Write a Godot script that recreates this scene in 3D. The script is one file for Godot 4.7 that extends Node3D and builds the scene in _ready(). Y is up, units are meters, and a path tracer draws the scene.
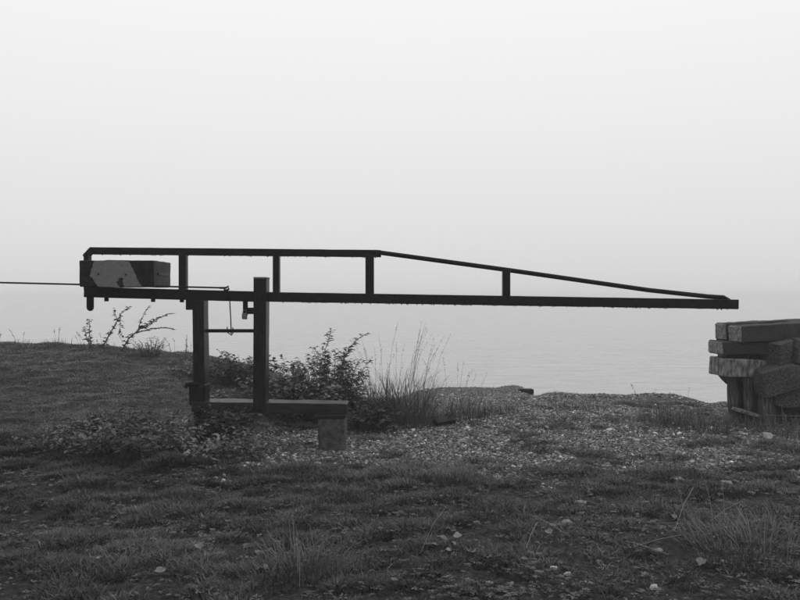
extends Node3D
# A counterweighted barrier boom on a foggy lake shore. Camera at the origin's edge, looking along -Z; metres, y up.

const EYE := 1.55
const LAKE := -0.6
var rng := RandomNumberGenerator.new()
var n_big := FastNoiseLite.new()
var n_mid := FastNoiseLite.new()
var n_fine := FastNoiseLite.new()
var taken := {}
var M := {}

# ---------------------------------------------------------------- helpers
func grey(v: float) -> Color:
	return Color(v, v, v).linear_to_srgb()

func numbered(called: String) -> String:
	if not taken.has(called):
		taken[called] = 0
		return called
	taken[called] += 1
	return "%s_%03d" % [called, taken[called]]

func tag(o: Node3D, label: String, category: String, group := "", kind := "") -> Node3D:
	if label: o.set_meta("label", label)
	if category: o.set_meta("category", category)
	if group: o.set_meta("group", group)
	if kind: o.set_meta("kind", kind)
	return o

func thing(called: String, at: Vector3, label: String, category: String, group := "") -> Node3D:
	var o := Node3D.new()
	o.name = numbered(called)
	add_child(o)
	o.position = at
	return tag(o, label, category, group)

class Builder:
	var v := PackedVector3Array()
	var n := PackedVector3Array()
	var c := PackedColorArray()
	var i := PackedInt32Array()
	func tri(a: Vector3, b: Vector3, d: Vector3, col := Color.WHITE):
		var m := (d - a).cross(b - a).normalized()
		var k := v.size()
		v.append_array([a, b, d]); n.append_array([m, m, m]); c.append_array([col, col, col]); i.append_array([k, k + 1, k + 2])
	func quad(a: Vector3, b: Vector3, d: Vector3, e: Vector3, col := Color.WHITE):
		var m := (d - a).cross(b - a).normalized()
		var k := v.size()
		v.append_array([a, b, d, e]); n.append_array([m, m, m, m]); c.append_array([col, col, col, col])
		i.append_array([k, k + 1, k + 2, k, k + 2, k + 3])
	# a box whose edges are rounded by r, cut into cells, pushed about by noise
	func rough_box(half: Vector3, r: float, cell: float, noise: FastNoiseLite, amp: float, where := Transform3D.IDENTITY, shift := Vector3.ZERO, facets := []):
		var inner := half - Vector3(r, r, r)
		var lines := []
		for ax in 3:
			var a := PackedFloat32Array([-half[ax], -half[ax] + r])
			var cuts := int(clampf(2.0 * inner[ax] / cell, 1, 60))
			for q in range(1, cuts): a.append(-inner[ax] + 2.0 * inner[ax] * q / cuts)
			a.append(half[ax] - r); a.append(half[ax])
			lines.append(a)
		var seen := {}
		var first := v.size()
		for ax in 3:
			var u := (ax + 1) % 3
			var w := (ax + 2) % 3
			for s in [-1.0, 1.0]:
				var lu: PackedFloat32Array = lines[u]
				var lw: PackedFloat32Array = lines[w]
				var grid := PackedInt32Array()
				for y in lw.size():
					for x in lu.size():
						var p := Vector3.ZERO
						p[ax] = s * half[ax]; p[u] = lu[x]; p[w] = lw[y]
						var key := Vector3i((p * 20000.0).round())
						if not seen.has(key):
							var core := p.clamp(-inner, inner)
							var off := (p - core).normalized()
							var q := core + off * r
							for fc in facets:
								var over: float = fc.dot(q) - fc.length_squared()
								if over > 0.0: q -= fc.normalized() * over / fc.length()
							if amp > 0.0:
								var d := noise.get_noise_3dv(q + shift) + 0.5 * noise.get_noise_3dv(q * 3.1 + shift)
								q += off * d * amp
							seen[key] = v.size()
							v.append(where * q); n.append(Vector3.ZERO); c.append(Color.WHITE)
						grid.append(seen[key])
				var cols := lu.size()
				for y in lw.size() - 1:
					for x in cols - 1:
						var k0 := grid[y * cols + x]
						var k1 := grid[y * cols + x + 1]
						var k2 := grid[(y + 1) * cols + x + 1]
						var k3 := grid[(y + 1) * cols + x]
						var list := [k0, k2, k1, k0, k3, k2] if s > 0 else [k0, k1, k2, k0, k2, k3]
						i.append_array(list)
						for h in [0, 3]:
							var m := (v[list[h + 2]] - v[list[h]]).cross(v[list[h + 1]] - v[list[h]])
							for e in 3: n[list[h + e]] += m
		for k in range(first, v.size()): n[k] = n[k].normalized()
	func tube(path: Array, radii: Array, sides := 6, col := Color.WHITE, cap := true):
		var k0 := v.size()
		for j in path.size():
			var dir: Vector3 = (path[min(j + 1, path.size() - 1)] - path[max(j - 1, 0)]).normalized()
			var side := dir.cross(Vector3.UP if absf(dir.y) < 0.9 else Vector3.RIGHT).normalized()
			var up := side.cross(dir)
			for s in sides:
				var a := TAU * s / sides
				var o := side * cos(a) + up * sin(a)
				v.append(path[j] + o * radii[j]); n.append(o); c.append(col)
		for j in path.size() - 1:
			for s in sides:
				var a := k0 + j * sides + s
				var b := k0 + j * sides + (s + 1) % sides
				i.append_array([a, b, b + sides, a, b + sides, a + sides])
		if cap:
			for e in [0, path.size() - 1]:
				var ring: int = k0 + e * sides
				for s in range(1, sides - 1):
					if e == 0: tri(v[ring], v[ring + s + 1], v[ring + s], col)
					else: tri(v[ring], v[ring + s], v[ring + s + 1], col)
	# a blade of grass: three bent steps narrowing to a point
	func blade(p: Vector3, out: Vector3, height: float, lean: float, width: float, col: Color):
		var side := Vector3(-out.z, 0, out.x) * width * 0.5
		var at := [p, p + Vector3(0, height * 0.45, 0) + out * lean * 0.22, p + Vector3(0, height * 0.8, 0) + out * lean * 0.58, p + Vector3(0, height * 0.98, 0) + out * lean]
		quad(at[0] - side, at[1] - side * 0.85, at[1] + side * 0.85, at[0] + side, col)
		quad(at[1] - side * 0.85, at[2] - side * 0.55, at[2] + side * 0.55, at[1] + side * 0.85, col)
		tri(at[2] - side * 0.55, at[3], at[2] + side * 0.55, col)
	# a leaf folded along its midrib, drooping to its tip
	func leaf(p: Vector3, dir: Vector3, up: Vector3, size: float, wide: float, col: Color):
		var side := dir.cross(up).normalized() * size * wide * 0.5
		var a := p + dir * size * 0.42 - up * size * 0.02
		var tip := p + dir * size - up * size * 0.22
		var l := a - side + up * size * 0.09
		var r := a + side + up * size * 0.09
		tri(p, l, a, col); tri(p, a, r, col); tri(l, tip, a, col); tri(a, tip, r, col)
	# hard broken faces: every triangle gets its own corners
	func break_faces():
		var old := v
		var idx := i
		v = PackedVector3Array(); n = PackedVector3Array(); c = PackedColorArray(); i = PackedInt32Array()
		for k in range(0, idx.size(), 3): tri(old[idx[k]], old[idx[k + 1]], old[idx[k + 2]])
	func mesh(mat: Material) -> ArrayMesh:
		var arr := []
		arr.resize(Mesh.ARRAY_MAX)
		arr[Mesh.ARRAY_VERTEX] = v; arr[Mesh.ARRAY_NORMAL] = n; arr[Mesh.ARRAY_COLOR] = c; arr[Mesh.ARRAY_INDEX] = i
		var m := ArrayMesh.new()
		m.add_surface_from_arrays(Mesh.PRIMITIVE_TRIANGLES, arr)
		m.surface_set_material(0, mat)
		return m

func put(called: String, b: Builder, mat: Material, parent: Node3D = self) -> MeshInstance3D:
	var o := MeshInstance3D.new()
	o.name = numbered(called) if parent == self else called
	o.mesh = b.mesh(mat)
	o.cast_shadow = GeometryInstance3D.SHADOW_CASTING_SETTING_ON
	parent.add_child(o, true)
	return o

# a box part between two corners given in the parent's axes
func slab(called: String, lo: Vector3, hi: Vector3, r: float, mat: Material, parent: Node3D, amp := 0.0, cell := 0.25) -> MeshInstance3D:
	var b := Builder.new()
	b.rough_box((hi - lo) * 0.5, r, cell, n_fine, amp, Transform3D.IDENTITY, (hi + lo) * 0.5)
	var o := put(called, b, mat, parent)
	o.position = (hi + lo) * 0.5
	return o

func tex(noise_type: int, freq: float, octaves: int, lo: float, hi: float, sd: int, power := 1.0, size := 512) -> ImageTexture:
	var f := FastNoiseLite.new()
	f.noise_type = noise_type
	f.frequency = freq
	f.fractal_octaves = octaves
	f.seed = sd
	var im := f.get_seamless_image(size, size)
	im.convert(Image.FORMAT_RGB8)
	for y in size:
		for x in size:
			var t := pow(im.get_pixel(x, y).r, power)
			im.set_pixel(x, y, grey(lerpf(lo, hi, t)))
	im.generate_mipmaps()
	return ImageTexture.create_from_image(im)

func height_tex(noise_type: int, freq: float, octaves: int, sd: int, size := 512) -> ImageTexture:
	var f := FastNoiseLite.new()
	f.noise_type = noise_type
	f.frequency = freq
	f.fractal_octaves = octaves
	f.seed = sd
	var im := f.get_seamless_image(size, size)
	im.convert(Image.FORMAT_RGB8)
	return ImageTexture.create_from_image(im)

func mat(albedo: ImageTexture, rough: float, scale: Vector3, relief: ImageTexture = null, depth := 0.0, in_world := false) -> StandardMaterial3D:
	var m := StandardMaterial3D.new()
	m.albedo_texture = albedo
	m.roughness = rough
	m.uv1_triplanar = true
	m.uv1_world_triplanar = in_world
	m.uv1_scale = scale
	if relief:
		m.heightmap_enabled = true
		m.heightmap_texture = relief
		m.heightmap_scale = depth
	return m

func leafy(v: float, through := 0.25, rough := 0.6) -> StandardMaterial3D:
	var m := StandardMaterial3D.new()
	m.albedo_color = grey(v)
	m.vertex_color_use_as_albedo = true
	m.roughness = rough
	m.metallic_specular = 0.25
	m.cull_mode = BaseMaterial3D.CULL_DISABLED
	if through > 0.0:
		m.backlight_enabled = true
		m.backlight = Color(through, through, through)
	return m

# ---------------------------------------------------------------- the lie of the land
func curve(x: float, pts: Array) -> float:
	if x <= pts[0][0]: return pts[0][1]
	for k in range(1, pts.size()):
		if x < pts[k][0]:
			var t: float = (x - pts[k - 1][0]) / (pts[k][0] - pts[k - 1][0])
			return lerpf(pts[k - 1][1], pts[k][1], t * t * (3.0 - 2.0 * t))
	return pts[-1][1]

func ground_at(x: float, z: float) -> float:
	var d := -z
	# how high the bank stands at its crest, and how far off the crest lies
	var bank := curve(x, [[-9.0, 0.9], [-6.0, 0.82], [-4.6, 0.76], [-3.2, 0.66], [-2.2, 0.48], [-1.4, 0.14], [-0.7, 0.0]])
	var crest := curve(x, [[-2.6, 12.0], [-1.2, 11.6], [0.2, 11.4], [2.0, 11.9], [2.6, 12.3], [4.1, 12.2], [4.5, 11.3], [6.0, 11.2], [9.0, 12.4]])
	crest += 0.12 * n_mid.get_noise_2d(x * 2.0, 71.0)
	var slope := curve(x * 12.0 / maxf(d, 12.0), [[-1.6, 0.42], [-0.2, 0.12], [0.4, 0.085], [1.7, 0.09], [2.9, 0.34], [6.0, 0.36]])
	var h := bank * lerpf(smoothstep(5.6, 12.0, d), clampf((d - 6.0) / 6.0, 0.0, 1.0), 0.6)
	if d > crest:
		h -= (d - crest) * slope * smoothstep(0.0, 1.0, d - crest)
	h += 0.06 * n_big.get_noise_2d(x, z) + 0.035 * n_mid.get_noise_2d(x, z) + 0.012 * n_fine.get_noise_2d(x, z)
	# a shallow wash-out in front of the posts, where the bank breaks off
	h -= 0.10 * smoothstep(0.9, 0.0, Vector2((x + 1.9) / 1.4, (d - 7.5) / 0.55).length())
	return maxf(h, -2.2)

func gravel_at(x: float, z: float) -> float:
	var d := -z
	var w := n_mid.get_noise_2d(x * 1.3 + 40.0, z * 1.3)
	var front := smoothstep(6.35, 8.2, d + 1.3 * w + 0.7 * n_fine.get_noise_2d(x, z))
	var left := smoothstep(-1.85, -1.2, x + 0.25 * w - maxf(0.0, minf(d, 10.6) - 8.6) * 0.75 + maxf(0.0, d - 12.0) * 0.5)
	return front * left

func on(x: float, z: float, lift := 0.0) -> Vector3:
	return Vector3(x, ground_at(x, z) + lift, z)

# ---------------------------------------------------------------- plants
func rand_out() -> Vector3:
	var a := rng.randf() * TAU
	return Vector3(cos(a), 0, sin(a))

func grass_part(count: int, height: float, spread: float, lean: float, width: float, lo := 0.7, hi := 1.2) -> Builder:
	var b := Builder.new()
	for k in count:
		var o := rand_out()
		var r := sqrt(rng.randf()) * spread
		var p := o * r + Vector3(0, -0.02, 0)
		var out := (o + rand_out() * 0.8).normalized()
		var t := rng.randf_range(lo, hi)
		b.blade(p, out, height * rng.randf_range(0.45, 1.0), height * lean * rng.randf_range(0.2, 1.3), width * rng.randf_range(0.7, 1.3), Color(t, t, t))
	return b

func stalk_part(count: int, height: float, spread: float, lean: float, bias := Vector3.ZERO) -> Builder:
	var b := Builder.new()
	for k in count:
		var o := rand_out()
		var p := o * rng.randf() * spread
		var out := (o + bias).normalized() * lean * height * rng.randf_range(0.3, 1.2)
		var top := height * rng.randf_range(0.6, 1.0)
		var path := [p, p + Vector3(0, top * 0.4, 0) + out * 0.12, p + Vector3(0, top * 0.75, 0) + out * 0.5, p + Vector3(0, top, 0) + out]
		b.tube(path, [0.0022, 0.0018, 0.0013, 0.0007], 4, Color(1, 1, 1), false)
		for s in rng.randi_range(6, 14):
			var t := rng.randf_range(0.55, 1.0)
			var at: Vector3 = path[2].lerp(path[3], (t - 0.55) / 0.45)
			var dir := (rand_out() * 0.7 + Vector3.UP).normalized()
			b.leaf(at, dir, rand_out(), rng.randf_range(0.012, 0.028), 0.32, Color(1.1, 1.1, 1.1))
	return b

func grass_clump(called: String, x: float, z: float, count: int, height: float, spread: float, lean: float, label: String, stalks := 0, stalk_height := 0.0, material := "blade", stalk_bias := Vector3.ZERO) -> Node3D:
	var o := thing(called, on(x, z), label, "grass", "grass clumps on the shore")
	var bl := put("blades", grass_part(count, height, spread, lean, 0.0045 + 0.003 * minf(height, 0.8)), M[material], o)
	bl.set_meta("kind", "stuff")
	for k in stalks: put("seed_stalk", stalk_part(1, stalk_height, spread * 1.1, 0.22, stalk_bias), M.dry, o)
	return o

# stems that fork and carry small leaves along their length
func weed(called: String, x: float, z: float, stems: Array, leaf_size: float, leaf_gap: float, wide: float, label: String, category: String, material := "leaf", lift := 0.0) -> Node3D:
	var o := thing(called, on(x, z, lift), label, category)
	var sb := Builder.new()
	var lb := Builder.new()
	for s in stems:
		var path: Array = s.path
		var rr: float = s.get("r", 0.005)
		var radii := []
		for j in path.size(): radii.append(lerpf(rr, rr * 0.35, float(j) / (path.size() - 1)))
		sb.tube(path, radii, 5, Color.WHITE, false)
		var from: float = s.get("from", 0.0)
		var gap: float = s.get("gap", leaf_gap)
		for j in path.size() - 1:
			var a: Vector3 = path[j]
			var e: Vector3 = path[j + 1]
			var steps := int(ceil(a.distance_to(e) / gap))
			for q in steps:
				var t := (q + rng.randf()) / steps
				if (j + t) / (path.size() - 1) < from: continue
				var dir := (rand_out() + (e - a).normalized() * rng.randf_range(-0.1, 0.9)).normalized()
				var tone := rng.randf_range(0.65, 1.25)
				var size := leaf_size * rng.randf_range(0.3, 1.45) * (1.15 - 0.5 * (j + t) / path.size())
				lb.leaf(a.lerp(e, t), dir, (Vector3.UP + rand_out() * 0.6).normalized(), size, wide, Color(tone, tone, tone))
	put("stem", sb, M.stem, o)
	var f := put("foliage", lb, M[material], o)
	f.set_meta("kind", "stuff")
	return o

# a rounded mass of arching stems full of leaves
func bush_stems(count: int, spread: float, height: float, stray := 0.25) -> Array:
	var out := []
	for k in count:
		var o := rand_out()
		var reach := sqrt(rng.randf()) * spread
		var top := height * rng.randf_range(0.45, 1.0) * sqrt(maxf(0.1, 1.0 - 0.6 * pow(reach / spread, 2.0)))
		var p := o * reach * 0.45
		var tip := o * reach + Vector3(0, top, 0) + rand_out() * stray * spread
		out.append({"path": [p, p.lerp(tip, 0.35) + Vector3(0, top * 0.12, 0), p.lerp(tip, 0.7) + Vector3(0, top * 0.14, 0), tip], "r": 0.004, "from": 0.12})
	return out

func scatter(called: String, label: String, category: String, shapes: Array, spots: Array, colors: Array):
	# one MultiMesh per shape under one object of uncountable stuff
	var root := Node3D.new()
	root.name = numbered(called)
	add_child(root)
	tag(root, label, category, "", "stuff")
	for s in shapes.size():
		var mm := MultiMesh.new()
		mm.transform_format = MultiMesh.TRANSFORM_3D
		mm.use_colors = true
		mm.mesh = shapes[s]
		var count := 0
		for k in range(s, spots.size(), shapes.size()): count += 1
		mm.instance_count = count
		var j := 0
		for k in range(s, spots.size(), shapes.size()):
			mm.set_instance_transform(j, spots[k])
			mm.set_instance_color(j, colors[k])
			j += 1
		var mi := MultiMeshInstance3D.new()
		mi.name = called + "_patch"
		mi.multimesh = mm
		mi.set_meta("kind", "stuff")
		root.add_child(mi, true)

func pebble(sd: int) -> Builder:
	var b := Builder.new()
	var f := FastNoiseLite.new()
	f.seed = sd
	f.frequency = 0.9
	b.rough_box(Vector3(1.0, 0.55 + 0.12 * (sd % 3), 0.72 + 0.09 * (sd % 4)), 0.42, 1.0, f, 0.35, Transform3D.IDENTITY, Vector3(sd * 7.3, 0, 0))
	return b

func stone(called: String, x: float, z: float, size: Vector3, sd: int, label: String, material := "stone", turn := 0.0) -> Node3D:
	var b := Builder.new()
	var f := FastNoiseLite.new()
	f.seed = sd
	f.frequency = 0.7 / size.x
	var fr := RandomNumberGenerator.new()
	fr.seed = sd * 31
	var facets := []
	for k in 14:
		var u := Vector3(fr.randf_range(-1, 1), fr.randf_range(-0.3, 1), fr.randf_range(-1, 1)).normalized()
		facets.append(u * (absf(u.x) * size.x + absf(u.y) * size.y + absf(u.z) * size.z) * fr.randf_range(0.5, 0.78))
	b.rough_box(size, minf(size.y, size.z) * 0.3, size.x * 0.5, f, size.y * 0.2, Transform3D.IDENTITY, Vector3.ZERO, facets)
	b.break_faces()
	var o := put(called, b, M[material])
	o.position = on(x, z, size.y * 0.25)
	o.rotation = Vector3(rng.randf_range(-0.15, 0.15), turn, rng.randf_range(-0.15, 0.15))
	return tag(o, label, "stone", "loose stones in the grass")

func _ready():
	rng.seed = 20240611
	n_big.seed = 3; n_big.frequency = 0.22
	n_mid.seed = 8; n_mid.frequency = 0.75
	n_fine.seed = 15; n_fine.frequency = 3.2
	# ------------------------------------------------ camera, sky, light
	var cam := Camera3D.new()
	cam.name = "camera"
	cam.position = Vector3(0, EYE, 0)
	cam.rotation_degrees = Vector3(-0.36, 0, 0)
	cam.fov = 41.11
	cam.near = 0.05
	cam.far = 6000.0
	add_child(cam)
	cam.current = true
	# fog-bound overcast sky: brightness rises evenly from the horizon to the zenith, the same all round
	var steps := [[-90.0, 0.55], [0.0, 0.64], [2.0, 0.70], [5.0, 0.765], [12.0, 0.85], [20.0, 0.92], [45.0, 1.12], [90.0, 1.3]]
	var dome := Image.create_empty(64, 512, false, Image.FORMAT_RGBF)
	for row in 512:
		var up := 90.0 - (row + 0.5) / 512.0 * 180.0
		var v := 0.0
		for k in range(1, steps.size()):
			if up <= steps[k][0]:
				v = remap(up, steps[k - 1][0], steps[k][0], steps[k - 1][1], steps[k][1])
				break
		for col in 64: dome.set_pixel(col, row, Color(v, v, v))
	var sky_look := PanoramaSkyMaterial.new()
	sky_look.panorama = ImageTexture.create_from_image(dome)
	var sky := Sky.new()
	sky.sky_material = sky_look
	var env := Environment.new()
	env.background_mode = Environment.BG_SKY
	env.sky = sky
	env.tonemap_mode = Environment.TONE_MAPPER_LINEAR
	env.tonemap_exposure = 1.0
	env.fog_enabled = true
	env.fog_density = 0.0026
	env.fog_light_color = grey(0.95)
	env.sdfgi_enabled = true
	env.ssao_enabled = true
	env.ssil_enabled = true
	var we := WorldEnvironment.new()
	we.name = "air"
	we.environment = env
	add_child(we)
	var sun := DirectionalLight3D.new()
	sun.name = "sun"
	sun.light_energy = 0.5
	sun.light_angular_distance = 45.0
	sun.light_color = Color(1.0, 1.0, 1.0)
	sun.shadow_enabled = true
	sun.rotation_degrees = Vector3(-36, 102, 0)
	add_child(sun)

	# ------------------------------------------------ materials (the photograph is black and white: neutral greys)
	var S := FastNoiseLite.TYPE_SIMPLEX_SMOOTH
	var C := FastNoiseLite.TYPE_CELLULAR
	var grain_h := height_tex(S, 0.03, 5, 5)
	var pit_h := height_tex(S, 0.05, 5, 6)
	M.soil = mat(tex(S, 0.02, 6, 0.035, 0.24, 11, 1.3, 1024), 0.95, Vector3.ONE * 0.7, pit_h, 1.6, true)
	M.timber_old = mat(tex(S, 0.03, 6, 0.010, 0.075, 21, 1.4, 1024), 0.7, Vector3(0.6, 5.0, 5.0), grain_h, 0.25)
	M.timber_end = mat(tex(S, 0.02, 7, 0.03, 0.28, 26, 1.4), 0.85, Vector3.ONE * 1.6, pit_h, 0.25)
	M.timber_pale = mat(tex(S, 0.02, 7, 0.03, 0.3, 22, 1.4), 0.85, Vector3(1.7, 0.7, 1.7), grain_h, 0.35)
	M.timber_post = mat(tex(S, 0.02, 6, 0.010, 0.14, 23, 1.6), 0.8, Vector3(4.0, 0.35, 4.0), grain_h, 0.35)
	M.frame_wood = mat(tex(S, 0.012, 6, 0.004, 0.018, 24, 1.2), 0.3, Vector3(4.0, 0.5, 4.0), grain_h, 0.3)
	M.beam_wood = mat(tex(S, 0.012, 6, 0.005, 0.026, 25, 1.2), 0.28, Vector3(0.5, 4.0, 4.0), grain_h, 0.3)
	M.steel = mat(tex(S, 0.02, 5, 0.004, 0.015, 31), 0.35, Vector3.ONE * 1.6, pit_h, 0.1)
	M.steel_grey = mat(tex(S, 0.03, 5, 0.05, 0.14, 32), 0.55, Vector3.ONE * 2.0, pit_h, 0.1)
	M.concrete_dark = mat(tex(S, 0.015, 6, 0.006, 0.035, 41), 0.9, Vector3.ONE * 1.2, pit_h, 0.5)
	M.counterweight = mat(tex(S, 0.015, 6, 0.004, 0.022, 47), 0.45, Vector3.ONE * 1.2, pit_h, 0.3)
	M.concrete_mid = mat(tex(S, 0.015, 6, 0.018, 0.085, 42), 0.9, Vector3.ONE * 1.4, pit_h, 0.6)
	M.rubble = mat(tex(S, 0.03, 7, 0.012, 0.12, 43, 1.5, 1024), 0.9, Vector3.ONE * 1.1, pit_h, 0.6)
	M.paint = mat(tex(S, 0.02, 5, 0.085, 0.13, 44), 0.8, Vector3.ONE * 2.0, pit_h, 0.1)
	M.stone = mat(tex(S, 0.02, 5, 0.05, 0.17, 45), 0.85, Vector3.ONE * 6.0, pit_h, 0.2)
	M.white_stone = mat(tex(S, 0.02, 5, 0.14, 0.34, 46), 0.85, Vector3.ONE * 6.0, pit_h, 0.2)
	M.beam_wood.metallic_specular = 0.22
	for k in ["steel", "counterweight", "frame_wood", "concrete_dark", "concrete_mid", "rubble", "timber_old", "timber_post", "timber_pale", "soil"]: M[k].metallic_specular = 0.15
	M.soil.vertex_color_use_as_albedo = true
	M.pebble = leafy(1.0, 0.0, 0.5)
	M.blade = leafy(0.075, 0.3, 0.55)
	M.lawn = leafy(1.0, 0.3, 0.6)
	M.dry = leafy(0.16, 0.1, 0.7)
	M.leaf = leafy(0.105, 0.25, 0.5)
	M.leaf_pale = leafy(0.13, 0.25, 0.5)
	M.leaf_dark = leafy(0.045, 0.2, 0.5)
	M.stem = leafy(0.06, 0.0, 0.7)
	M.dead_leaf = leafy(0.12, 0.1, 0.7)
	var drop := StandardMaterial3D.new()
	drop.albedo_color = grey(0.03)
	drop.roughness = 0.05
	M.drop = drop

	build_land()
	build_frame()
	build_boom()
	build_pile()
	build_plants()
	build_litter()

# ---------------------------------------------------------------- ground, water, lawn, gravel
func build_land():
	var xs := PackedFloat32Array()
	var zs := PackedFloat32Array()
	for k in range(-40, -9, 2): xs.append(k)
	for k in int(18.0 / 0.07): xs.append(-9.0 + k * 0.07)
	for k in range(9, 42, 2): xs.append(k)
	for k in range(30, 1, -2): zs.append(k)
	for k in int(22.0 / 0.07): zs.append(1.0 - k * 0.07)
	for k in range(21, 46, 2): zs.append(-k)
	var b := Builder.new()
	for z in zs:
		for x in xs:
			var sand := lerpf(0.18, 0.7, gravel_at(x, z))  # dark topsoil under the turf, grey sand under the gravel
			b.v.append(Vector3(x, ground_at(x, z), z)); b.n.append(Vector3.ZERO); b.c.append(Color(sand, sand, sand))
	var w := xs.size()
	for y in zs.size() - 1:
		for x in w - 1:
			var k := y * w + x
			for t in [[k, k + w + 1, k + 1], [k, k + w, k + w + 1]]:
				b.i.append_array([t[0], t[1], t[2]])
				var m: Vector3 = (b.v[t[2]] - b.v[t[0]]).cross(b.v[t[1]] - b.v[t[0]])
				for e in 3: b.n[t[e]] += m
	for k in b.n.size(): b.n[k] = b.n[k].normalized()
	if b.n[0].y < 0.0:
		for k in b.n.size(): b.n[k] = -b.n[k]
	var o := put("ground", b, M.soil)
	tag(o, "dark earth bank and shore sloping down to the lake", "ground", "", "structure")

	# the lake: small wind ripples near the shore, flat beyond
	var rip := FastNoiseLite.new()
	rip.seed = 77
	rip.noise_type = FastNoiseLite.TYPE_SIMPLEX_SMOOTH
	rip.frequency = 0.02
	rip.fractal_octaves = 6
	var im := rip.get_seamless_image(1024, 1024)
	im.convert(Image.FORMAT_RGBA8)
	im.bump_map_to_normal_map(3.0)
	var water := StandardMaterial3D.new()
	water.albedo_color = grey(0.18)
	water.roughness = 0.12
	water.metallic_specular = 0.5
	water.uv1_triplanar = true
	water.uv1_world_triplanar = true
	water.uv1_scale = Vector3(0.012, 0.012, 0.06)
	water.normal_enabled = true
	water.normal_texture = ImageTexture.create_from_image(im)
	water.normal_scale = 0.9
	var q := Builder.new()
	q.quad(Vector3(-3500, LAKE, -8.5), Vector3(-3500, LAKE, -4000), Vector3(3500, LAKE, -4000), Vector3(3500, LAKE, -8.5))
	for k in 4: q.n[k] = Vector3.UP
	var lake := put("lake_water", q, water)
	tag(lake, "calm grey lake fading into fog", "water", "", "structure")

	# lawn
	var shapes := []
	for k in 7:
		var t := Builder.new()
		for j in 13:
			var od := rand_out()
			var tone := rng.randf_range(0.35, 1.35) if j > 2 else rng.randf_range(2.0, 4.0)
			t.blade(od * rng.randf() * 0.03, (od + rand_out()).normalized(), rng.randf_range(0.010, 0.034), rng.randf_range(0.01, 0.045), rng.randf_range(0.002, 0.0038), Color(tone, tone, tone))
		shapes.append(t.mesh(M.lawn))
	var spots := []
	var cols := []
	var tries := 0
	while spots.size() < 330000 and tries < 1000000:
		tries += 1
		var d := 3.0 + 10.4 * sqrt(rng.randf())
		if d > 13.2: continue
		var x := rng.randf_range(-1.0, 1.0) * (d * 0.56 + 0.8)
		var z := -d
		var g := gravel_at(x, z)
		var patch := n_mid.get_noise_2d(x * 0.9 - 30.0, z * 0.9)
		var fine := n_fine.get_noise_2d(x * 0.7 + 9.0, z * 0.7)
		var cover := 1.0 - 0.985 * g
		# thin, trodden turf towards the right foreground
		var bare := smoothstep(-0.4, 1.8, x + 0.6 * patch) * (1.0 - g)
		cover *= 1.0 - bare * clampf(0.42 + 1.3 * patch + 0.5 * fine, 0.0, 0.93)
		cover *= clampf(0.75 + 1.2 * fine + 0.7 * patch, 0.08, 1.0)
		if g > 0.3: cover = maxf(cover, 0.4 * smoothstep(0.1, 0.45, patch + 0.4 * fine + 0.1 * (x - 2.0)))
		cover *= 1.0 - 0.75 * smoothstep(1.15, 0.3, Vector2((x - 1.05) / 1.0, (d - 4.6) / 1.0).length() + 0.5 * patch)
		if x > 0.0 and d > 11.6: cover *= 0.2
		if d > 9.5 and x > -1.0 and x < 3.0: cover *= 0.4
		if rng.randf() > cover: continue
		var h := ground_at(x, z)
		if h < LAKE + 0.12: continue
		var size := clampf(1.0 + 1.0 * patch + 1.5 * fine, 0.4, 2.2) * rng.randf_range(0.6, 1.4) * lerpf(1.0, 0.65, g)
		if x < -1.4 and d > 7.7: size = 0.62 + 0.3 * size * rng.randf()
		if rng.randf() < 0.03: size *= 1.5
		size = minf(size, 1.9)
		var basis := Basis(Vector3.UP, rng.randf() * TAU).scaled(Vector3(size * 1.1, size * rng.randf_range(0.7, 1.2), size * 1.1))
		spots.append(Transform3D(basis, Vector3(x, h - 0.004, z)))
		var tone := clampf(0.050 * (1.0 + 0.7 * n_big.get_noise_2d(x * 1.6, z * 1.6 + 55.0) + 0.6 * patch + 0.8 * n_fine.get_noise_2d(x * 1.4 + 31.0, z * 1.4)), 0.02, 0.15) * rng.randf_range(0.7, 1.35)
		if x < -1.4 and d + 0.5 * fine > 7.75: tone = 0.13 * (1.0 + 0.3 * n_big.get_noise_2d(x * 1.6, z * 1.6)) * rng.randf_range(0.75, 1.3)  # the mown lawn on the bank
		if rng.randf() < 0.05: tone *= 2.2
		cols.append(Color(tone, tone, tone))
	print("grass tufts ", spots.size())
	scatter("lawn_grass", "short rough grass covering the near shore and the bank", "grass", shapes, spots, cols)

	# gravel
	var peb := []
	for k in 6: peb.append(pebble(k + 1).mesh(M.pebble))
	spots = []
	cols = []
	tries = 0
	while spots.size() < 380000 and tries < 1500000:
		tries += 1
		var d := rng.randf_range(4.0, 13.5) if rng.randf() < 0.93 else rng.randf_range(12.0, 19.5)
		var x := rng.randf_range(-2.6, d * 0.56 + 0.9)
		var z := -d
		var g := gravel_at(x, z)
		var keep := g * 1.1 - 0.08
		keep = maxf(keep, 0.004 * smoothstep(0.0, 1.5, x))
		if rng.randf() > keep: continue
		var h := ground_at(x, z)
		if h < LAKE - 0.05: continue
		var size := 0.0027 * exp(pow(rng.randf(), 2.0) * 1.8)
		if rng.randf() < 0.015: size *= 1.8
		var basis := Basis.from_euler(Vector3(rng.randf_range(-0.6, 0.6), rng.randf() * TAU, rng.randf_range(-0.6, 0.6))).scaled(Vector3.ONE * size)
		spots.append(Transform3D(basis, Vector3(x, h + size * 0.25, z)))
		var tone := 0.025 + 0.2 * pow(rng.randf(), 2.4)
		if rng.randf() < 0.03: tone = rng.randf_range(0.25, 0.5)
		cols.append(Color(tone, tone, tone))
	print("pebbles ", spots.size())
	scatter("gravel", "grey beach gravel with pale pebbles behind the turf", "gravel", peb, spots, cols)

	# clover and other small leaves among the grass
	var ros := []
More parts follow.
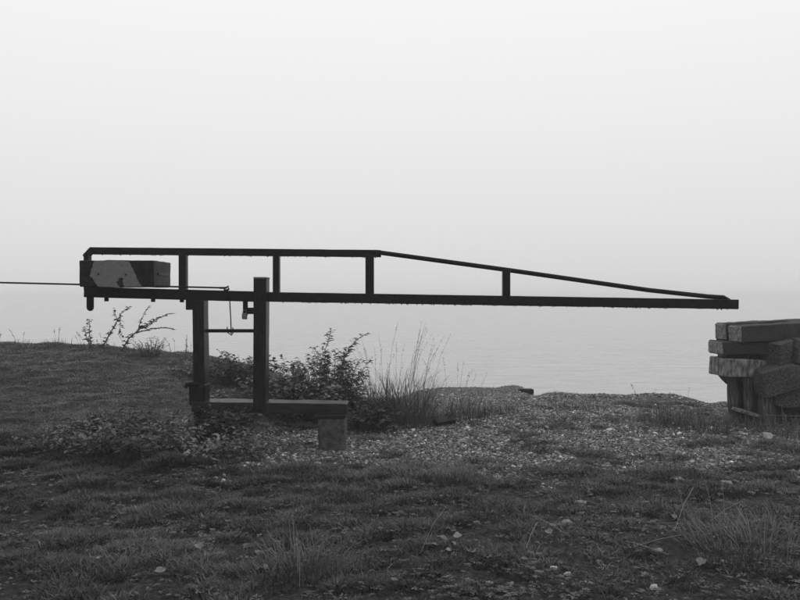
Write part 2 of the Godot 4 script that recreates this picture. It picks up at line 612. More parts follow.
	for k in 4:
		var t := Builder.new()
		for j in 6 + k:
			var od := rand_out()
			var tone := rng.randf_range(0.7, 1.3)
			t.leaf(od * 0.004 + Vector3(0, 0.006 * rng.randf(), 0), (od + Vector3.UP * rng.randf_range(0.2, 0.9)).normalized(), Vector3.UP, rng.randf_range(0.012, 0.032), rng.randf_range(0.4, 0.7), Color(tone, tone, tone))
		ros.append(t.mesh(M.lawn))
	spots = []
	cols = []
	for k in 44000:
		var d := 3.2 + 9.0 * rng.randf()
		var x := rng.randf_range(-1.0, 1.0) * (d * 0.56 + 0.6)
		var z := -d
		if rng.randf() < gravel_at(x, z) * 0.97: continue
		var patch := n_mid.get_noise_2d(x * 1.1 + 90.0, z * 1.1)
		if rng.randf() > clampf(0.5 + 0.7 * patch, 0.1, 0.8): continue
		var size := 0.45 + 1.1 * pow(rng.randf(), 2.5)
		spots.append(Transform3D(Basis(Vector3.UP, rng.randf() * TAU).scaled(Vector3.ONE * size), Vector3(x, ground_at(x, z) + rng.randf_range(0.0, 0.03), z)))
		var tone := 0.06 * rng.randf_range(0.4, 1.8)
		cols.append(Color(tone, tone, tone))
	scatter("ground_cover_leaves", "small broad leaves growing through the turf", "leaves", ros, spots, cols)

# ---------------------------------------------------------------- the wooden frame that carries the boom
func build_frame():
	var f := thing("barrier_stand", Vector3(0, 0, -8), "dark wooden frame of two posts on a low beam carrying the boom", "frame")
	var left := slab("post", Vector3(-2.07, -0.05, -0.2), Vector3(-1.955, 1.5, 0.0), 0.008, M.frame_wood, f, 0.004, 0.12)
	left.rotation.z = 0.012
	var right := slab("post", Vector3(-1.46, 0.39, -0.165), Vector3(-1.335, 1.715, 0.045), 0.008, M.frame_wood, f, 0.004, 0.12)
	right.rotation.z = -0.006
	var top := slab("post_cap", Vector3(-1.463, 1.708, -0.168), Vector3(-1.332, 1.728, 0.048), 0.006, M.steel_grey, right)
	top.position = Vector3(0, 0.667, 0)
	var beam := slab("base_beam", Vector3(-2.085, 0.37, -0.24), Vector3(-0.53, 0.475, 0.03), 0.01, M.beam_wood, f, 0.006, 0.1)
	beam.rotation.z = -0.014
	slab("cross_bar", Vector3(-1.96, 1.17, -0.12), Vector3(-1.45, 1.205, -0.07), 0.006, M.steel, f)
	slab("bearing_plate", Vector3(-2.15, 1.4, -0.19), Vector3(-1.98, 1.505, -0.02), 0.008, M.steel, f)
	# iron shoe at the foot of the outer post with its bent lever
	slab("post_shoe", Vector3(-2.11, 0.44, -0.22), Vector3(-1.95, 0.66, 0.025), 0.02, M.steel, f, 0.006, 0.06)
	var lv := Builder.new()
	lv.tube([Vector3(-2.0, 0.66, 0.04), Vector3(-2.08, 0.665, 0.05), Vector3(-2.12, 0.66, 0.05), Vector3(-2.135, 0.63, 0.05)], [0.022, 0.022, 0.024, 0.022], 8)
	put("lever", lv, M.steel, f)
	# bolt heads
	for p in [Vector3(-2.01, 0.43, 0.035), Vector3(-1.4, 0.43, 0.035), Vector3(-1.4, 1.2, 0.05), Vector3(-1.4, 1.53, 0.05)]:
		var bb := Builder.new()
		bb.tube([p, p + Vector3(0, 0, 0.018)], [0.016, 0.014], 6)
		put("bolt", bb, M.steel, f)
	var hasp := slab("hasp", Vector3(-1.585, 1.345, -0.08), Vector3(-1.535, 1.505, -0.065), 0.004, M.steel, f)
	var arm := slab("hasp_arm", Vector3(-0.02, -0.075, -0.0075), Vector3(0.11, -0.01, 0.0075), 0.004, M.steel, hasp)
	arm.position = Vector3(0.055, -0.035, 0.002)

	var pad := thing("padlock", Vector3(-1.565, 1.305, -8.055), "small grey padlock hanging from the hasp between the posts", "padlock")
	slab("body", Vector3(-0.026, 0.0, -0.012), Vector3(0.026, 0.062, 0.012), 0.006, M.steel_grey, pad)
	var sh := Builder.new()
	var loop := []
	var lr := []
	for k in 9:
		var a := PI * k / 8.0
		loop.append(Vector3(cos(a) * 0.016, 0.075 + sin(a) * 0.02, 0))
		lr.append(0.004)
	loop.push_front(Vector3(0.016, 0.06, 0)); loop.append(Vector3(-0.016, 0.06, 0)); lr.append(0.004); lr.append(0.004)
	sh.tube(loop, lr, 6)
	put("shackle", sh, M.steel_grey, pad)

	var foot := thing("concrete_footing", Vector3(-0.69, -0.03, -8.1), "squat concrete pillar under the right end of the base beam", "footing")
	slab("pillar", Vector3(-0.125, -0.12, -0.13), Vector3(0.145, 0.35, 0.14), 0.018, M.concrete_mid, foot, 0.012, 0.06)
	slab("packing_board", Vector3(-0.17, 0.352, -0.14), Vector3(0.15, 0.392, 0.15), 0.006, M.beam_wood, foot, 0.004, 0.08)

# ---------------------------------------------------------------- the boom with its counterweight
func along(called: String, path: Array, radius: float, parent: Node3D, mat_: Material, sides := 8) -> MeshInstance3D:
	var b := Builder.new()
	var r := []
	for p in path: r.append(radius)
	b.tube(path, r, sides)
	return put(called, b, mat_, parent)

func bar(called: String, a: Vector3, e: Vector3, tall: float, deep: float, parent: Node3D, mat_: Material, amp := 0.0) -> MeshInstance3D:
	var b := Builder.new()
	var len := a.distance_to(e)
	b.rough_box(Vector3(len * 0.5, tall * 0.5, deep * 0.5), minf(tall, deep) * 0.08, 0.12, n_fine, amp)
	var o := put(called, b, mat_, parent)
	o.position = (a + e) * 0.5
	o.rotation.z = atan2(e.y - a.y, e.x - a.x)
	return o

func build_boom():
	# origin where the boom crosses the right post; the boom lies just behind that post's front
	var o := thing("barrier_boom", Vector3(-1.4, 1.53, -8.07), "long dark latticed barrier boom reaching out over the gravel", "barrier")
	var P := func(px: float, py: float, dz := 0.0): return Vector3(px + 1.4, py - 1.53, dz)
	# lower beam in two lengths: it bends a little at the post
	bar("lower_beam", P.call(-3.17, 1.58), P.call(-1.4, 1.532), 0.105, 0.11, o, M.steel, 0.002)
	bar("lower_beam", P.call(-1.4, 1.532), P.call(3.40, 1.455), 0.098, 0.10, o, M.steel, 0.002)
	bar("top_rail", P.call(-3.12, 1.995), P.call(-0.19, 1.966), 0.072, 0.08, o, M.steel, 0.002)
	along("sloping_rail", [P.call(-0.26, 1.985), P.call(1.1, 1.80), P.call(2.5, 1.60), P.call(3.1, 1.535), P.call(3.26, 1.525), P.call(3.32, 1.49)], 0.024, o, M.steel, 10)
	bar("corner_piece", P.call(-3.17, 1.93), P.call(-3.105, 2.005), 0.05, 0.08, o, M.steel)
	for u in [[-3.15, 1.60, 1.97, 0.05], [-2.185, 1.55, 1.97, 0.075], [-1.245, 1.56, 1.96, 0.065], [-0.305, 1.53, 1.95, 0.085], [1.07, 1.51, 1.80, 0.075]]:
		bar("upright", P.call(u[0], u[1]), P.call(u[0], u[2]), u[3], 0.09, o, M.steel)
	# the stop pin below the far left end
	var pin := Builder.new()
	pin.tube([P.call(-3.125, 1.55), P.call(-3.125, 1.425), P.call(-3.125, 1.405), P.call(-3.125, 1.392), P.call(-3.125, 1.388)], [0.036, 0.036, 0.031, 0.019, 0.006], 14)
	put("stop_pin", pin, M.steel, o)
	# counterweight: one deep cast block on the beam, its face with flaking pale paint
	var w := slab("counterweight", P.call(-3.13, 1.628, -0.31), P.call(-2.40, 1.888, 0.27), 0.012, M.counterweight, o, 0.006, 0.05)
	w.set_meta("label", "dark counterweight block with a flaking pale patch")
	slab("tie_bar", Vector3(0.36, -0.014, -0.2), Vector3(0.374, 0.014, 0.16), 0.003, M.steel, w)
	# outline of the paint that is left, in the block's own front plane
	var out := PackedVector2Array()
	var pts := [[-0.19, 0.125], [-0.06, 0.13], [0.06, 0.128], [0.155, 0.118], [0.2, 0.03], [0.235, -0.06], [0.275, -0.125], [0.11, -0.128], [0.09, -0.085], [0.10, -0.045], [0.055, -0.04], [0.05, -0.07], [0.02, -0.075], [0.04, -0.1], [0.06, -0.128], [-0.15, -0.128], [-0.19, -0.06], [-0.23, -0.02], [-0.2, 0.06]]
	var jr := RandomNumberGenerator.new()
	jr.seed = 4
	for k in pts.size():
		var a := Vector2(pts[k][0], pts[k][1])
		var e := Vector2(pts[(k + 1) % pts.size()][0], pts[(k + 1) % pts.size()][1])
		for s in 4:
			var q := a.lerp(e, s / 4.0) + Vector2(jr.randf_range(-1, 1), jr.randf_range(-1, 1)) * 0.005
			out.append(q)
	var idx := Geometry2D.triangulate_polygon(out)
	var pb := Builder.new()
	for k in range(0, idx.size(), 3):
		var t := [out[idx[k]], out[idx[k + 1]], out[idx[k + 2]]]
		pb.tri(Vector3(t[0].x, t[0].y, 0), Vector3(t[1].x, t[1].y, 0), Vector3(t[2].x, t[2].y, 0))
	for k in out.size():
		var a := out[k]
		var e := out[(k + 1) % out.size()]
		pb.quad(Vector3(a.x, a.y, 0), Vector3(e.x, e.y, 0), Vector3(e.x, e.y, -0.012), Vector3(a.x, a.y, -0.012))
	var patch := put("paint_patch", pb, M.paint, w)
	patch.position = Vector3(-0.03, 0.0, 0.297)
	for p in [Vector2(-0.14, -0.005), Vector2(0.125, -0.01)]:
		var bb := Builder.new()
		bb.tube([Vector3(p.x - 0.03, p.y, 0.285), Vector3(p.x - 0.03, p.y, 0.307)], [0.009, 0.008], 7)
		put("bolt", bb, M.steel, w)
	# bolts through the lower beam
	for x in [-2.96, -2.49, -2.2]:
		along("bolt", [P.call(x, 1.54, 0.0), P.call(x, 1.485 - 0.012 * (x + 2.96), 0.0)], 0.022, o, M.steel, 6)
	# fog water hanging in beads from the undersides
	var dr := RandomNumberGenerator.new()
	dr.seed = 12
	var db := Builder.new()
	for k in 190:
		var x := dr.randf_range(-1.2, 3.38)
		var y := lerpf(1.532, 1.455, (x + 1.4) / 4.8) - 0.048
		if k % 3 == 0:
			x = dr.randf_range(-3.0, -0.22)
			y = lerpf(1.995, 1.966, (x + 3.12) / 2.93) - 0.035
		var r := dr.randf_range(0.003, 0.0075)
		var c: Vector3 = P.call(x, y, dr.randf_range(0.0, 0.045))
		db.tube([c + Vector3(0, r, 0), c, c - Vector3(0, r * 0.9, 0), c - Vector3(0, r * 1.7, 0)], [r * 0.7, r, r * 0.85, r * 0.2], 5)
	put("dew", db, M.drop, o).set_meta("kind", "stuff")

	# cable drawn in from the left, ending in a hook, with a tie wire down to the cross bar
	var c := thing("steel_cable", Vector3(-1.72, 1.62, -7.78), "thin steel cable running in from the left past the counterweight", "cable")
	var cp := []
	for k in 24:
		var t := k / 23.0
		cp.append(Vector3(lerpf(-9.5, 0.0, t), lerpf(0.25, 0.0, t) - 0.01 * sin(PI * t), lerpf(0.3, -0.12, t)))
	along("rope", cp, 0.0095, c, M.steel, 6)
	along("hook", [Vector3(-0.06, 0.0, -0.12), Vector3(0.0, 0.0, -0.12), Vector3(0.025, 0.015, -0.12), Vector3(0.03, -0.012, -0.12), Vector3(0.005, -0.025, -0.12), Vector3(-0.02, -0.02, -0.12)], 0.011, c, M.steel, 7)
	along("tie_wire", [Vector3(0.005, -0.02, -0.13), Vector3(0.01, -0.035, -0.22), Vector3(0.012, -0.07, -0.232), Vector3(0.018, -0.3, -0.26), Vector3(0.02, -0.46, -0.275)], 0.006, c, M.steel, 6)
	along("tie_loop", [Vector3(-0.02, -0.39, -0.27), Vector3(-0.01, -0.45, -0.262), Vector3(0.02, -0.475, -0.29), Vector3(0.03, -0.44, -0.345), Vector3(0.02, -0.4, -0.34)], 0.006, c, M.steel, 6)

# ---------------------------------------------------------------- pile of old timbers and rubble
func timber(at: Vector3, half: Vector3, turn: Vector3, material: String, label: String, sd: int, r := 0.014, amp := 0.016) -> Node3D:
	var f := FastNoiseLite.new()
	f.seed = sd
	f.frequency = 2.6
	var b := Builder.new()
	b.rough_box(half, r, 0.05, f, amp, Transform3D.IDENTITY, Vector3(sd, sd * 3.0, 0))
	var o := put("old_timber", b, M[material])
	o.position = at
	o.rotation = turn
	if half.x > 0.5:  # weathered end grain towards the lake
		var eb := Builder.new()
		eb.rough_box(Vector3(0.012, half.y - r * 0.6, half.z - r * 0.6), 0.009, 0.04, n_fine, 0.006, Transform3D.IDENTITY, at)
		var e := put("end_grain", eb, M.timber_end, o)
		e.position.x = -half.x - 0.002
	return tag(o, label, "timber", "old timbers piled on the shore")

func lump(at: Vector3, half: Vector3, turn: Vector3, label: String, sd: int, material := "rubble") -> Node3D:
	var f := FastNoiseLite.new()
	f.seed = sd
	f.frequency = 1.5
	var b := Builder.new()
	# broken faces: each facet is a plane through that point, square to it
	var fr := RandomNumberGenerator.new()
	fr.seed = sd
	var facets := []
	for k in 7:
		var u := Vector3(fr.randf_range(-1, 1), fr.randf_range(-1, 1), fr.randf_range(-1, 1)).normalized()
		var reach := absf(u.x) * half.x + absf(u.y) * half.y + absf(u.z) * half.z
		facets.append(u * reach * fr.randf_range(0.66, 0.88))
	f.frequency = 4.0
	b.rough_box(half, 0.01, 0.1, f, 0.03, Transform3D.IDENTITY, Vector3(sd * 2.0, 0, sd), facets)
	b.break_faces()
	var o := put("concrete_lump", b, M[material])
	o.position = at
	o.rotation = turn
	return tag(o, label, "rubble", "broken lumps in the timber pile")

func build_pile():
	timber(Vector3(5.03, 1.135, -9.68), Vector3(1.02, 0.10, 0.15), Vector3(0, 0.10, 0.05), "timber_old", "long dark timber on top of the pile, front one of two", 3)
	timber(Vector3(5.16, 1.15, -10.02), Vector3(1.18, 0.105, 0.14), Vector3(0, 0.08, 0.045), "timber_old", "second top timber, just behind the front one", 4)
	timber(Vector3(4.41, 0.915, -9.72), Vector3(0.58, 0.078, 0.2), Vector3(0, 0.04, 0.0), "timber_old", "short squared timber directly below the top timbers", 5)
	timber(Vector3(4.12, 0.675, -9.70), Vector3(0.28, 0.108, 0.21), Vector3(0, 0.12, -0.05), "timber_pale", "pale weathered timber end third from the top of the pile", 6)
	timber(Vector3(4.15, 0.24, -9.85), Vector3(0.075, 0.42, 0.09), Vector3(0, 0.2, 0.05), "timber_post", "slim upright timber at the lake end of the pile", 7)
	timber(Vector3(4.03, 0.20, -9.66), Vector3(0.055, 0.42, 0.06), Vector3(0, 0.3, 0.07), "timber_post", "upright timber second from the lake end of the pile", 8, 0.045, 0.03)
	timber(Vector3(4.175, 0.18, -9.58), Vector3(0.055, 0.42, 0.06), Vector3(0, -0.3, 0.03), "timber_post", "upright timber third from the lake end of the pile", 9, 0.045, 0.03)
	timber(Vector3(4.35, 0.16, -9.5), Vector3(0.085, 0.42, 0.085), Vector3(0, 0.2, -0.02), "timber_post", "thick upright timber beside the dark hollow", 10, 0.06, 0.035)
	timber(Vector3(4.10, 0.16, -9.47), Vector3(0.16, 0.018, 0.05), Vector3(0.1, 0.1, -0.28), "timber_pale", "thin split board slanting across the upright timbers", 11, 0.008, 0.006)
	timber(Vector3(4.85, 0.33, -9.95), Vector3(0.48, 0.3, 0.12), Vector3(0, 0.0, 0.0), "timber_old", "dark timber at the back of the hollow under the pile", 12)
	timber(Vector3(5.45, 0.22, -9.6), Vector3(0.13, 0.42, 0.12), Vector3(0, 0.1, 0.0), "timber_post", "upright timber beyond the hollow at the frame edge", 13)
	lump(Vector3(4.52, 0.87, -9.52), Vector3(0.16, 0.15, 0.16), Vector3(0.1, 0.4, 0.2), "angular broken lump wedged under the front top timber", 21)
	lump(Vector3(4.88, 0.86, -9.52), Vector3(0.26, 0.17, 0.18), Vector3(0, 0.1, -0.1), "wide broken lump below the long top timber", 22)
	lump(Vector3(4.47, 0.585, -9.42), Vector3(0.29, 0.15, 0.16), Vector3(0.1, 0.1, 0.25), "big dark slab shaped lump sagging in the middle of the pile", 23)
	lump(Vector3(4.84, 0.60, -9.46), Vector3(0.17, 0.13, 0.14), Vector3(0.2, 0.5, -0.4), "pale edged lump beside the big dark slab", 24)
	lump(Vector3(4.72, 0.36, -9.55), Vector3(0.32, 0.13, 0.17), Vector3(0, 0.0, 0.03), "flat lump roofing the dark hollow", 25)
	lump(Vector3(5.25, 0.6, -9.6), Vector3(0.26, 0.32, 0.24), Vector3(0, 0.3, 0.0), "large lump at the frame edge of the pile", 26)
	lump(Vector3(4.45, 0.72, -9.95), Vector3(0.45, 0.3, 0.16), Vector3(0, 0.0, 0.0), "rear lump filling the core of the pile", 27)
	var wr := thing("fence_wire", Vector3(4.25, 0.15, -9.3), "thin pale wire stretched low across the dark hollow", "wire")
	along("strand", [Vector3(0.0, 0.0, 0.0), Vector3(0.5, -0.004, 0.03), Vector3(1.2, 0.0, 0.05)], 0.003, wr, M.stone, 5)
	along("strand", [Vector3(0.19, 0.12, 0.0), Vector3(0.195, 0.0, 0.012), Vector3(0.2, -0.12, 0.02), Vector3(0.26, -0.18, 0.06)], 0.003, wr, M.stone, 5)
	# block lying at the water's edge, and a dark board by the tall grass
	var b := Builder.new()
	b.rough_box(Vector3(0.137, 0.05, 0.08), 0.02, 0.05, n_fine, 0.012)
	var o := put("driftwood_block", b, M.frame_wood)
	o.position = on(2.39, -15.2, 0.035)
	o.rotation = Vector3(0.05, 0.2, -0.06)
	tag(o, "dark squared block lying alone at the water's edge", "block")
	b = Builder.new()
	b.rough_box(Vector3(0.115, 0.035, 0.09), 0.008, 0.05, n_fine, 0.008)
	o = put("wood_board", b, M.frame_wood)
	o.position = on(0.53, -9.65, 0.05)
	o.rotation = Vector3(0.25, 0.3, 0.12)
	tag(o, "dark tilted board beside the tall grass on the gravel", "board")

# ---------------------------------------------------------------- plants that can be told apart
func build_plants():
	# behind the base beam
	weed("bramble_bush", -1.25, -9.6, bush_stems(110, 0.62, 0.8), 0.08, 0.017, 0.6, "dense low leafy bush just behind the base beam", "bush")
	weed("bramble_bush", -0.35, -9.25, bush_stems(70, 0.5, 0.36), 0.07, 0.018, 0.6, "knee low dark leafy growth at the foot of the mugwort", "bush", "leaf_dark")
	var st := bush_stems(90, 0.5, 0.98, 0.15)
	st.append({"path": [Vector3(-0.05, 0, 0), Vector3(-0.1, 0.5, 0), Vector3(-0.1, 0.85, 0), Vector3(-0.02, 1.1, 0)], "r": 0.006, "from": 0.3, "gap": 0.006})
	st.append({"path": [Vector3(0.02, 0, 0), Vector3(0.06, 0.5, 0), Vector3(0.16, 0.82, 0), Vector3(0.28, 0.98, 0), Vector3(0.4, 1.05, 0)], "r": 0.006, "from": 0.3, "gap": 0.006})
	st.append({"path": [Vector3(-0.1, 0, 0), Vector3(-0.22, 0.4, 0.05), Vector3(-0.27, 0.8, 0.05)], "r": 0.005, "from": 0.25, "gap": 0.011})
	weed("mugwort", -0.82, -9.8, st, 0.085, 0.016, 0.36, "tall bushy weed with two arching flower plumes against the lake", "weed")
	grass_clump("tall_grass", 0.02, -9.7, 420, 0.74, 0.36, 0.75, "tall dense grass clump rising behind the gravel", 24, 1.25, "blade", Vector3(0.6, 0, 0))
	grass_clump("tall_grass", -0.12, -9.55, 420, 0.42, 0.34, 0.7, "bushy shorter grass between the mugwort and the tall clump")
	grass_clump("tall_grass", -0.28, -9.9, 160, 0.55, 0.2, 0.4, "tall grass clump half hidden behind the mugwort", 8, 1.25)
	grass_clump("tall_grass", 0.72, -10.0, 280, 0.42, 0.34, 0.8, "grass clump with one long stalk beside the dark board", 9, 0.8)
	for p in [[1.05, -10.1, "ragged low tuft next to the long stalk"], [1.32, -10.3, "low tuft at the end of the shore tufts"], [0.42, -9.9, "low tuft between the two tall grass clumps"]]:
		grass_clump("grass_tuft", p[0], p[1], 150, 0.2, 0.2, 0.8, p[2])
	for p in [[2.25, -10.8, "small tuft alone in mid gravel towards the lake"], [2.62, -10.75, "twin tuft beside the small gravel tuft"]]:
		grass_clump("grass_tuft", p[0], p[1], 110, 0.15, 0.2, 0.8, p[2])
	grass_clump("grass_tuft", 3.15, -9.5, 200, 0.36, 0.26, 0.6, "thin wispy tuft in front of the timber pile", 10, 0.5)
	grass_clump("grass_tuft", 3.45, -9.1, 220, 0.26, 0.3, 0.8, "spreading tuft close to the split board", 6, 0.36)
	grass_clump("grass_tuft", 4.35, -8.9, 200, 0.28, 0.28, 0.7, "tuft at the foot of the thick upright timber", 5, 0.4)
	grass_clump("grass_tuft", 4.05, -9.2, 130, 0.2, 0.2, 0.8, "short tuft below the slim upright timbers")
	grass_clump("grass_tuft", 4.8, -8.6, 200, 0.3, 0.3, 0.7, "tuft under the dark hollow by the frame edge", 6, 0.42)
	# along the bank
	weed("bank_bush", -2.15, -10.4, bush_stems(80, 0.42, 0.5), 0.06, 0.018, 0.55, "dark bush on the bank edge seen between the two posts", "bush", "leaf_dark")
	weed("bank_bush", -2.6, -10.8, bush_stems(60, 0.5, 0.36), 0.055, 0.02, 0.5, "loose bush on the bank edge beside the left post", "bush")
	weed("bank_bush", -1.6, -10.1, bush_stems(70, 0.45, 0.55), 0.06, 0.02, 0.55, "loose bush on the slope right behind the right post", "bush")
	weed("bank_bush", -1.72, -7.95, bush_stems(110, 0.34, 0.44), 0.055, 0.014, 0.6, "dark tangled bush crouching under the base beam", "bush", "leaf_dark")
	weed("bank_bush", -3.62, -11.6, bush_stems(40, 0.26, 0.36), 0.05, 0.018, 0.35, "small round bush on the skyline of the bank", "bush")
	for p in [[-2.05, -8.75, "pale broad leaved plant between the posts, nearer the left post"], [-1.72, -8.7, "pale broad leaved plant between the posts, nearer the right post"]]:
		weed("broad_leaf_plant", p[0], p[1], bush_stems(16, 0.22, 0.3), 0.12, 0.035, 0.5, p[2], "plant", "leaf_pale")
	# three bare branching weeds on the skyline
	weed("skyline_weed", -4.55, -11.8, [{"path": [Vector3(0, 0, 0), Vector3(-0.03, 0.2, 0), Vector3(-0.03, 0.44, 0)], "r": 0.008}, {"path": [Vector3(0, 0, 0), Vector3(-0.08, 0.18, 0), Vector3(-0.1, 0.34, 0)], "r": 0.007}], 0.058, 0.008, 0.6, "leftmost and shortest of the skyline weeds below the counterweight", "weed", "leaf_dark")
	weed("skyline_weed", -4.4, -11.8, [{"path": [Vector3(0, 0, 0), Vector3(0.1, 0.2, 0), Vector3(0.22, 0.4, 0), Vector3(0.3, 0.55, 0), Vector3(0.42, 0.63, 0)], "r": 0.01, "gap": 0.007}, {"path": [Vector3(0.24, 0.42, 0), Vector3(0.2, 0.52, 0), Vector3(0.19, 0.62, 0)], "r": 0.005, "gap": 0.014}, {"path": [Vector3(0.28, 0.5, 0), Vector3(0.27, 0.32, 0), Vector3(0.3, 0.2, 0)], "r": 0.005, "gap": 0.018}], 0.058, 0.008, 0.6, "single leaning stem, middle of the skyline weeds", "weed", "leaf_dark")
	weed("skyline_weed", -4.12, -11.8, [{"path": [Vector3(0, 0, 0), Vector3(0.12, 0.2, 0), Vector3(0.28, 0.34, 0), Vector3(0.5, 0.47, 0), Vector3(0.7, 0.56, 0), Vector3(0.8, 0.57, 0)], "r": 0.01, "gap": 0.008}, {"path": [Vector3(0.25, 0.3, 0), Vector3(0.3, 0.48, 0), Vector3(0.38, 0.62, 0), Vector3(0.42, 0.68, 0)], "r": 0.007, "gap": 0.014}, {"path": [Vector3(0.22, 0.28, 0), Vector3(0.45, 0.34, 0), Vector3(0.64, 0.36, 0), Vector3(0.8, 0.33, 0)], "r": 0.007, "gap": 0.01}, {"path": [Vector3(0.3, 0.34, 0), Vector3(0.42, 0.4, 0), Vector3(0.52, 0.46, 0)], "r": 0.007, "gap": 0.01}], 0.058, 0.008, 0.6, "widely forked weed, rightmost of the skyline weeds below the boom", "weed", "leaf_dark")
	weed("skyline_weed", -3.1, -11.6, [{"path": [Vector3(0, 0, 0), Vector3(0.0, 0.2, 0), Vector3(0.01, 0.36, 0)], "r": 0.007, "gap": 0.01}], 0.03, 0.02, 0.5, "thin upright weed on the bank beside the left post", "weed", "leaf_dark")
	# thin grass on the skyline
	for k in 9:
		var x := -6.4 + 0.42 * k + 0.1 * sin(k * 2.0)
		var o := thing("skyline_grass", on(x, -11.85 + 0.2 * sin(k * 1.7)), "wispy fine grass tuft standing on the skyline of the lawn bank", "grass", "wispy tufts along the skyline of the bank")
		put("blades", grass_part(46, 0.15, 0.24, 0.7, 0.005), M.blade, o).set_meta("kind", "stuff")
		for j in 3: put("seed_stalk", stalk_part(1, 0.26, 0.2, 0.4), M.stem, o)
	# low leafy weeds where the bank breaks off
	var fw := [[-3.15, -7.35, "leftmost low weed at the broken bank edge"], [-2.85, -7.6, "low weed on the bank edge behind the leftmost one"], [-2.75, -7.1, "low weed in front of the bank edge, second from the left"], [-2.45, -7.45, "broad low weed at the middle of the bank edge"], [-2.3, -7.05, "low weed in front of the middle of the bank edge"], [-2.05, -7.4, "pale ragged weed below the left post"], [-1.75, -7.3, "pale ragged weed in front of the dark tangled bush"], [-2.6, -7.75, "low weed on the bank behind the broad middle one"], [-1.45, -7.45, "small weed at the right end of the bank edge"], [-2.2, -7.75, "low weed touching the left post's foot"]]
	for k in fw.size():
		var o := weed("leafy_weed", fw[k][0], fw[k][1], bush_stems(40, 0.3, 0.32 + 0.05 * (k % 3), 0.35), 0.07, 0.022, 0.4, fw[k][2], "weed", "leaf_pale" if k in [5, 6] else ["leaf", "leaf_dark", "leaf"][k % 3])
		o.set_meta("group", "low leafy weeds below the bank")
	grass_clump("grass_tuft", -3.0, -8.1, 220, 0.17, 0.3, 0.9, "long soft tuft on the lawn above the weeds")
	grass_clump("grass_tuft", -2.6, -8.2, 180, 0.17, 0.26, 0.9, "long soft tuft on the lawn near the left post")
	# foreground
	grass_clump("grass_clump", -0.56, -4.45, 300, 0.2, 0.24, 0.8, "dark upright grass clump at the bottom left of centre", 5, 0.3)
	grass_clump("grass_clump", 2.1, -4.75, 420, 0.22, 0.42, 0.9, "big grass clump in the bottom right corner", 10, 0.36)
	grass_clump("grass_clump", -1.45, -4.6, 160, 0.12, 0.3, 1.0, "spreading grass clump in the bottom left quarter")
	grass_clump("grass_clump", 0.15, -6.7, 150, 0.15, 0.2, 0.8, "low tuft at the turf edge below the concrete pillar")
	grass_clump("grass_clump", 0.52, -6.55, 190, 0.18, 0.22, 0.7, "thick tuft at the turf edge in the middle of the gravel")
	grass_clump("grass_clump", 2.4, -6.9, 160, 0.15, 0.24, 0.8, "low tuft at the turf edge below the timber pile")

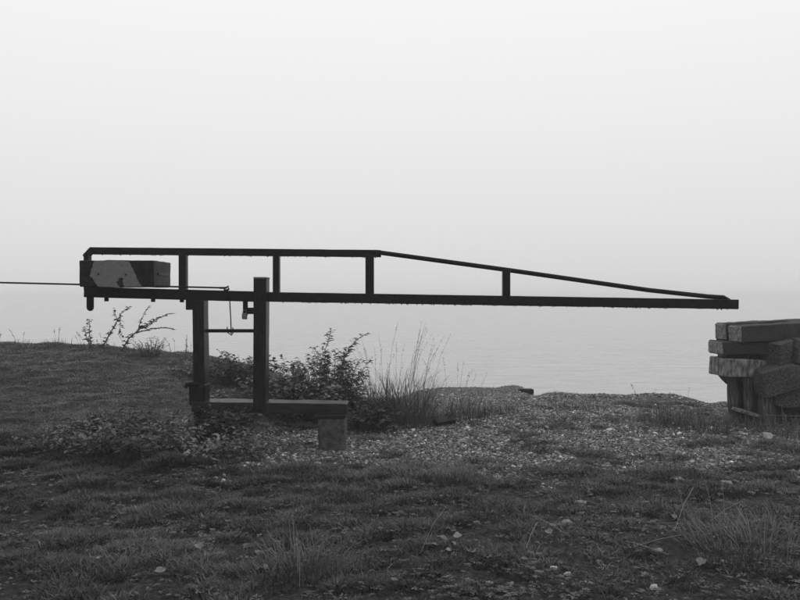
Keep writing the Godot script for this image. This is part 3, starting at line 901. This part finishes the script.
# ---------------------------------------------------------------- stones, dead leaves, dry stalks in the turf
func build_litter():
	stone("field_stone", 1.52, -4.71, Vector3(0.04, 0.026, 0.03), 1, "rounded pale stone at the dry stalks in the right foreground")
	stone("field_stone", 1.33, -5.92, Vector3(0.055, 0.022, 0.035), 2, "flat grey stone in the bare turf right of centre")
	stone("field_stone", 2.63, -6.45, Vector3(0.06, 0.028, 0.035), 3, "pale slab stone at the turf edge below the pile")
	stone("field_stone", 1.33, -4.18, Vector3(0.028, 0.018, 0.022), 4, "white stone at the bottom edge of the picture", "white_stone")
	stone("field_stone", 0.86, -4.45, Vector3(0.024, 0.013, 0.018), 5, "left of the two white stones in bare soil", "white_stone")
	stone("field_stone", 0.92, -4.38, Vector3(0.026, 0.013, 0.016), 6, "right of the two white stones in bare soil", "white_stone")
	stone("field_stone", 1.12, -5.35, Vector3(0.05, 0.02, 0.03), 7, "small flat stone left of the dry stalks")
	stone("field_stone", 0.48, -4.25, Vector3(0.028, 0.018, 0.02), 8, "white stone near the bottom centre", "white_stone")
	stone("field_stone", 2.7, -6.15, Vector3(0.05, 0.018, 0.03), 9, "thin stone just before the pale slab stone")
	stone("field_stone", 4.02, -8.75, Vector3(0.07, 0.05, 0.05), 10, "pale stone lying before the upright timbers", "white_stone")
	var spots := [[0.26, -4.95], [0.32, -4.85], [0.37, -4.98], [0.3, -4.72], [0.42, -4.7], [0.2, -4.8], [-1.22, -4.85], [-1.32, -4.4], [-0.75, -4.35], [-0.85, -4.75], [-1.72, -4.6], [-0.62, -4.95], [0.95, -5.1], [1.85, -5.4], [1.7, -4.5], [0.1, -4.35]]
	spots.reverse()
	var told := ["dry leaf at the bottom edge left of the white stone", "dry leaf between the pale stone and the corner clump", "dry leaf before the long leaning stalk", "dry leaf alone right of the leaf cluster", "dry leaf behind the dark upright clump", "dry leaf lowest at the bottom left corner", "dry leaf left of the dark upright clump, higher one", "dry leaf left of the dark upright clump, lower one", "dry leaf on the spreading bottom left clump, lower one", "dry leaf on the spreading bottom left clump, upper one"]
	for k in spots.size():
		var b := Builder.new()
		var s := rng.randf_range(0.05, 0.085)
		# a curled dead leaf: a lobed outline fanned from the midrib
		var rim := []
		for j in 12:
			var a := TAU * j / 12.0
			var r := s * 0.5 * (1.0 + 0.2 * cos(a * 5.0) + rng.randf_range(-0.1, 0.1))
			rim.append(Vector3(cos(a) * r, 0.3 * s * pow(sin(a), 2.0) * rng.randf_range(0.5, 1.0), sin(a) * r * 0.72))
		for j in 12: b.tri(Vector3.ZERO, rim[j], rim[(j + 1) % 12], Color.WHITE * rng.randf_range(0.8, 1.1))
		b.tube([Vector3(s * 0.45, 0.002, 0), Vector3(s * 0.9, 0.012, 0.01)], [0.0015, 0.001], 4)
		var o := put("fallen_leaf", b, M.dead_leaf)
		o.position = on(spots[k][0], spots[k][1], 0.035)
		o.rotation = Vector3(rng.randf_range(-0.35, 0.35), rng.randf() * TAU, rng.randf_range(-0.35, 0.35))
		tag(o, told[k] if k < told.size() else "curled dry leaf in the loose cluster near the bottom centre", "leaf", "dead leaves on the near turf")
	var sticks := [[0.12, -4.7, 0.18, 0.25, 0.5], [1.72, -5.0, 0.35, 0.2, 0.9], [1.4, -4.75, 0.3, 0.05, 0.2], [1.55, -4.6, 0.25, 0.04, 2.6], [0.75, -4.75, 0.22, 0.1, 1.1], [1.05, -4.95, 0.3, 0.06, 2.2], [2.0, -5.2, 0.3, 0.12, 0.4]]
	var said := ["dry stalk rising out of the turf near the bottom centre", "long pale stalk leaning over the bare turf on the right", "dry stalk lying beside the rounded pale stone", "bent dry stalk under the rounded pale stone", "slanting dry stalk beside the dead leaves", "dry stalk lying across bare soil right of centre", "dry stalk before the big corner clump"]
	for k in sticks.size():
		var q: Array = sticks[k]
		var dir := Vector3(cos(q[4]), 0, -sin(q[4]))
		var o := thing("dry_stalk", on(q[0], q[1], 0.03), said[k], "stalk", "dry stalks in the near turf")
		along("stem", [Vector3.ZERO, dir * q[2] * 0.5 + Vector3(0, q[3] * 0.65, 0), dir * q[2] + Vector3(0, q[3], 0)], 0.0018, o, M.dry, 4)
